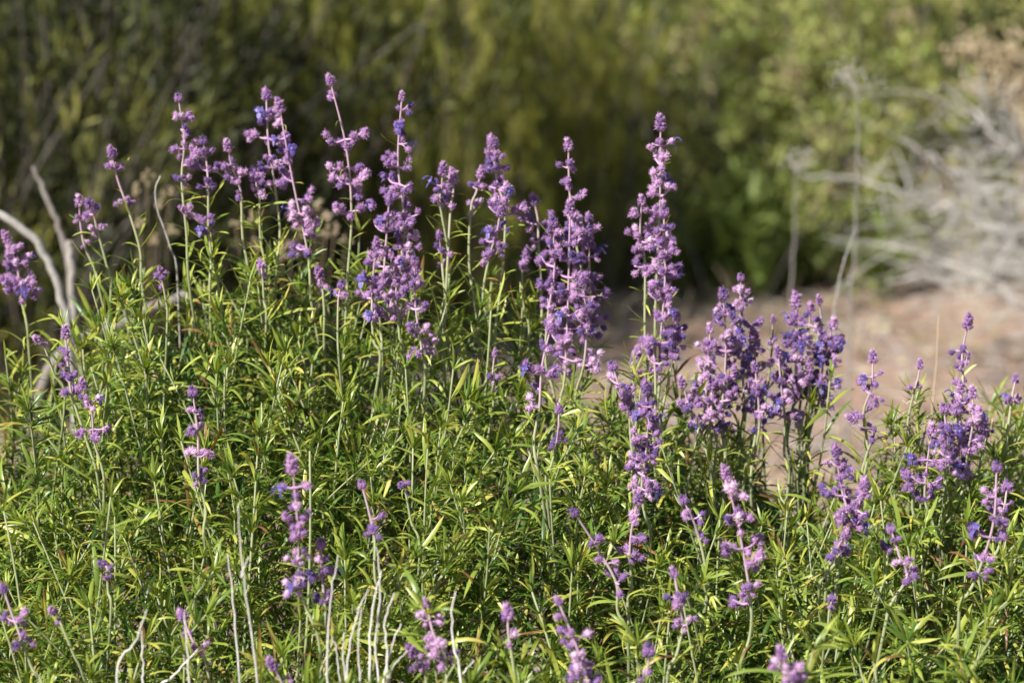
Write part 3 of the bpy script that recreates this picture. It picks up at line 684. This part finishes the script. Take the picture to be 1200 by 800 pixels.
# ------------------------------------------------------------------ grey dead shrub
def dead_shrub():
    base = Vector((P(1270, 400, 7.0).x, 7.0, float(gz(1.4, 7.0)))); e = thing('dead_shrub', 'fallen dead grey shrub with long bare curving branches and tangled twigs', 'shrub', base)
    main = [[(1055,162),(1100,190),(1150,228),(1185,262),(1225,310),(1268,418)], [(940,205),(1000,212),(1060,226),(1110,246),(1180,290),(1268,420)],
            [(1110,106),(1140,130),(1170,158),(1215,220),(1268,418)], [(1128,78),(1170,135),(1205,190),(1268,416)], [(1090,250),(1140,228),(1200,224),(1250,260),(1270,418)],
            [(1040,330),(1090,322),(1150,338),(1210,360),(1268,422)], [(1110,178),(1160,180),(1210,196),(1262,416)]]
    for k, path in enumerate(main):
        br = px_part('branch', M['dry'], e, base, path, 6.95 + .05 * (k % 4), (2.5, 7), 24, rnd.uniform(.2, .6), .006)
        # fine twigs leave each branch
        pp = np.array([v.co for v in br.data.vertices]); mb = MB()
        for j in range(22):
            p = pp[rnd.randrange(len(pp) // 4, len(pp) - 20)]; d = np.array([rnd.gauss(-.5, .7), rnd.gauss(0, .5), rnd.gauss(.1, .4)]); l = rnd.uniform(.06, .28); k_ = rnd.gauss(0, .05)
            mb.tube(spline([p, p + d * l * .4 + [0, k_, .03 + k_], p + d * l], 7), np.linspace(.0022, .0007, 7), 4, rnd.uniform(.0, .4))
        link('twigs', mb.mesh('twigs', M['dry']), br)
    mb = MB()                                            # tangle of thin grey twigs
    for j in range(300):
        x = rnd.gauss(1190, 62); y = rnd.gauss(300, 48)
        if y > 395: continue
        p = np.array(P(x, y, 7.0 + rnd.uniform(-.3, .3))); d = np.array([rnd.gauss(-.5, .8), rnd.gauss(0, .5), rnd.gauss(.05, .35)]); l = rnd.uniform(.1, .35)
        mb.tube(spline([p - d * l * .5, p + [0, 0, .02], p + d * l * .5], 6), np.linspace(.0017, .0007, 6), 4, rnd.uniform(.1, .7))
    me = mb.mesh('twig_tangle', M['dry']); me.transform(Matrix.Translation(-base)); o = link('twig_tangle', me, e); o['kind'] = 'stuff'
    # tan dried heads hanging above
    b2 = Vector((P(1215, 400, 7.4).x, 7.4, 0)); e2 = thing('dried_bush', 'tan dried plant with curved seed sprays above the grey dead shrub', 'dried plant', b2)
    for path in ([(1120,56),(1150,72),(1185,100),(1215,430)], [(1150,44),(1176,80),(1192,110),(1215,430)], [(1140,98),(1175,104),(1200,130),(1215,430)], [(1190,50),(1200,90),(1210,150),(1216,430)], [(1180,110),(1205,120),(1214,200),(1216,430)]):
        st = px_part('stem', M['straw'], e2, b2, path, 7.4, (4, 5), 16, .5, .003)
        vv = np.array([v.co for v in st.data.vertices])[:60]; mb = MB(); g = np.random.default_rng(path[0][0])
        for _ in range(70):
            p = vv[g.integers(len(vv))] + g.normal(0, .02, 3); add_calyx(mb, g, p, nrm(g.normal(0, 1, 3)), .02, .011, .6, 4)
        o = link('seed_spray', mb.mesh('seed_spray', M['straw']), st); o['kind'] = 'stuff'
dead_shrub()

# ------------------------------------------------------------------ pale dry seed heads behind the tall shrub
def buckwheat(label, pxs, Y):
    b = P(sum(p[0] for p in pxs) / len(pxs), 600, Y); base = Vector((b.x, Y, 0)); e = thing('dry_seed_plant', label, 'dried plant', base)
    for (x, y) in pxs:
        top = np.array(P(x, y, Y + rnd.uniform(-.1, .1))); mb = MB()
        mb.tube(spline([np.array(base), (np.array(base) + top) / 2 + [0, 0, .05], top], 10) - np.array(base), .0008, 4, .1); st = link('stem', mb.mesh('stem', M['straw']), e)
        mb = MB(); g = np.random.default_rng(int(x * 7 + y))
        for _ in range(9): add_calyx(mb, g, top - np.array(base) + g.normal(0, .005, 3), nrm(g.normal(0, 1, 3)), .006, .005, .5, 5)
        link('seed_head', mb.mesh('seed_head', M['straw']), st)
buckwheat('pale dry round seed heads on thin stems behind the second tall spike', [(160,222),(172,210),(198,224),(186,240),(165,262),(200,270),(180,280)], 4.9)
buckwheat('cream dry round seed heads on thin stems under the paired tall spikes', [(275,262),(295,258),(340,286),(352,268),(372,240),(384,252),(378,270),(392,268),(330,300),(300,285),(405,285)], 4.9)

# ------------------------------------------------------------------ litter, pebbles
def litter():
    mb = MB(); g = np.random.default_rng(77)
    for _ in range(4200):
        y = g.uniform(4.3, 10); x = g.uniform(-.2, .24) * y; z = float(gz(x, y)); l = g.uniform(.02, .12) * (2 if g.random() < .08 else 1)
        a = g.uniform(0, 6.28); d = np.array([math.cos(a), math.sin(a), g.normal(0, .12)])
        p = np.array([x, y, z + .004]); mb.tube(spline([p, p + d * l * .5 + [0, 0, .006], p + d * l], 4), g.uniform(.0010, .0025), 4, g.uniform(0, .45))
    tag(link('twig_litter', mb.mesh('twig_litter', M['dry'])), 'grey twig and stem litter lying on the bare soil', 'litter', kind='stuff')
    mb = MB()
    for _ in range(1500):
        y = g.uniform(4.3, 10); x = g.uniform(-.2, .24) * y; z = float(gz(x, y)); r = g.uniform(.004, .016)
        mb.add(IV * (1 + g.normal(0, .12, (len(IV), 1))) * [r, r * g.uniform(.6, 1), r * .6] + [x, y, z + r * .25], None, IF, g.uniform(.2, .9))
    tag(link('pebbles', mb.mesh('pebbles', M['straw'])), 'small tan pebbles scattered over the bare soil', 'pebbles', kind='stuff')
litter()
for k, (px, py) in enumerate([(860, 372), (905, 392), (1040, 372), (1075, 400), (1120, 415), (960, 402), (1165, 402), (720, 380), (1010, 420), (800, 395)]):
    d = ray(px, py); p = CAM + d * (-CAM.z / d.z); base = Vector((p.x, p.y, float(gz(p.x, p.y)))); mb = MB(); g = np.random.default_rng(1200 + k)
    for _ in range(14):
        t = np.array([g.normal(0, .07), g.normal(0, .07), g.uniform(.03, .16)]); mb.tube(spline([[0, 0, -.01], t * [.4, .4, .6], t], 7), np.linspace(.0018, .0007, 7), 4, g.uniform(0, .9))
    o = tag(link('dry_weed_tuft', mb.mesh('dry_weed_tuft', M['straw']), None, base), 'small tuft of dry straw weed standing on the bare soil', 'dry weed', 'dry weed tufts on the bare soil')
print('objects', len(bpy.data.objects), 'tris', sum(len(m.polygons) for m in bpy.data.meshes))
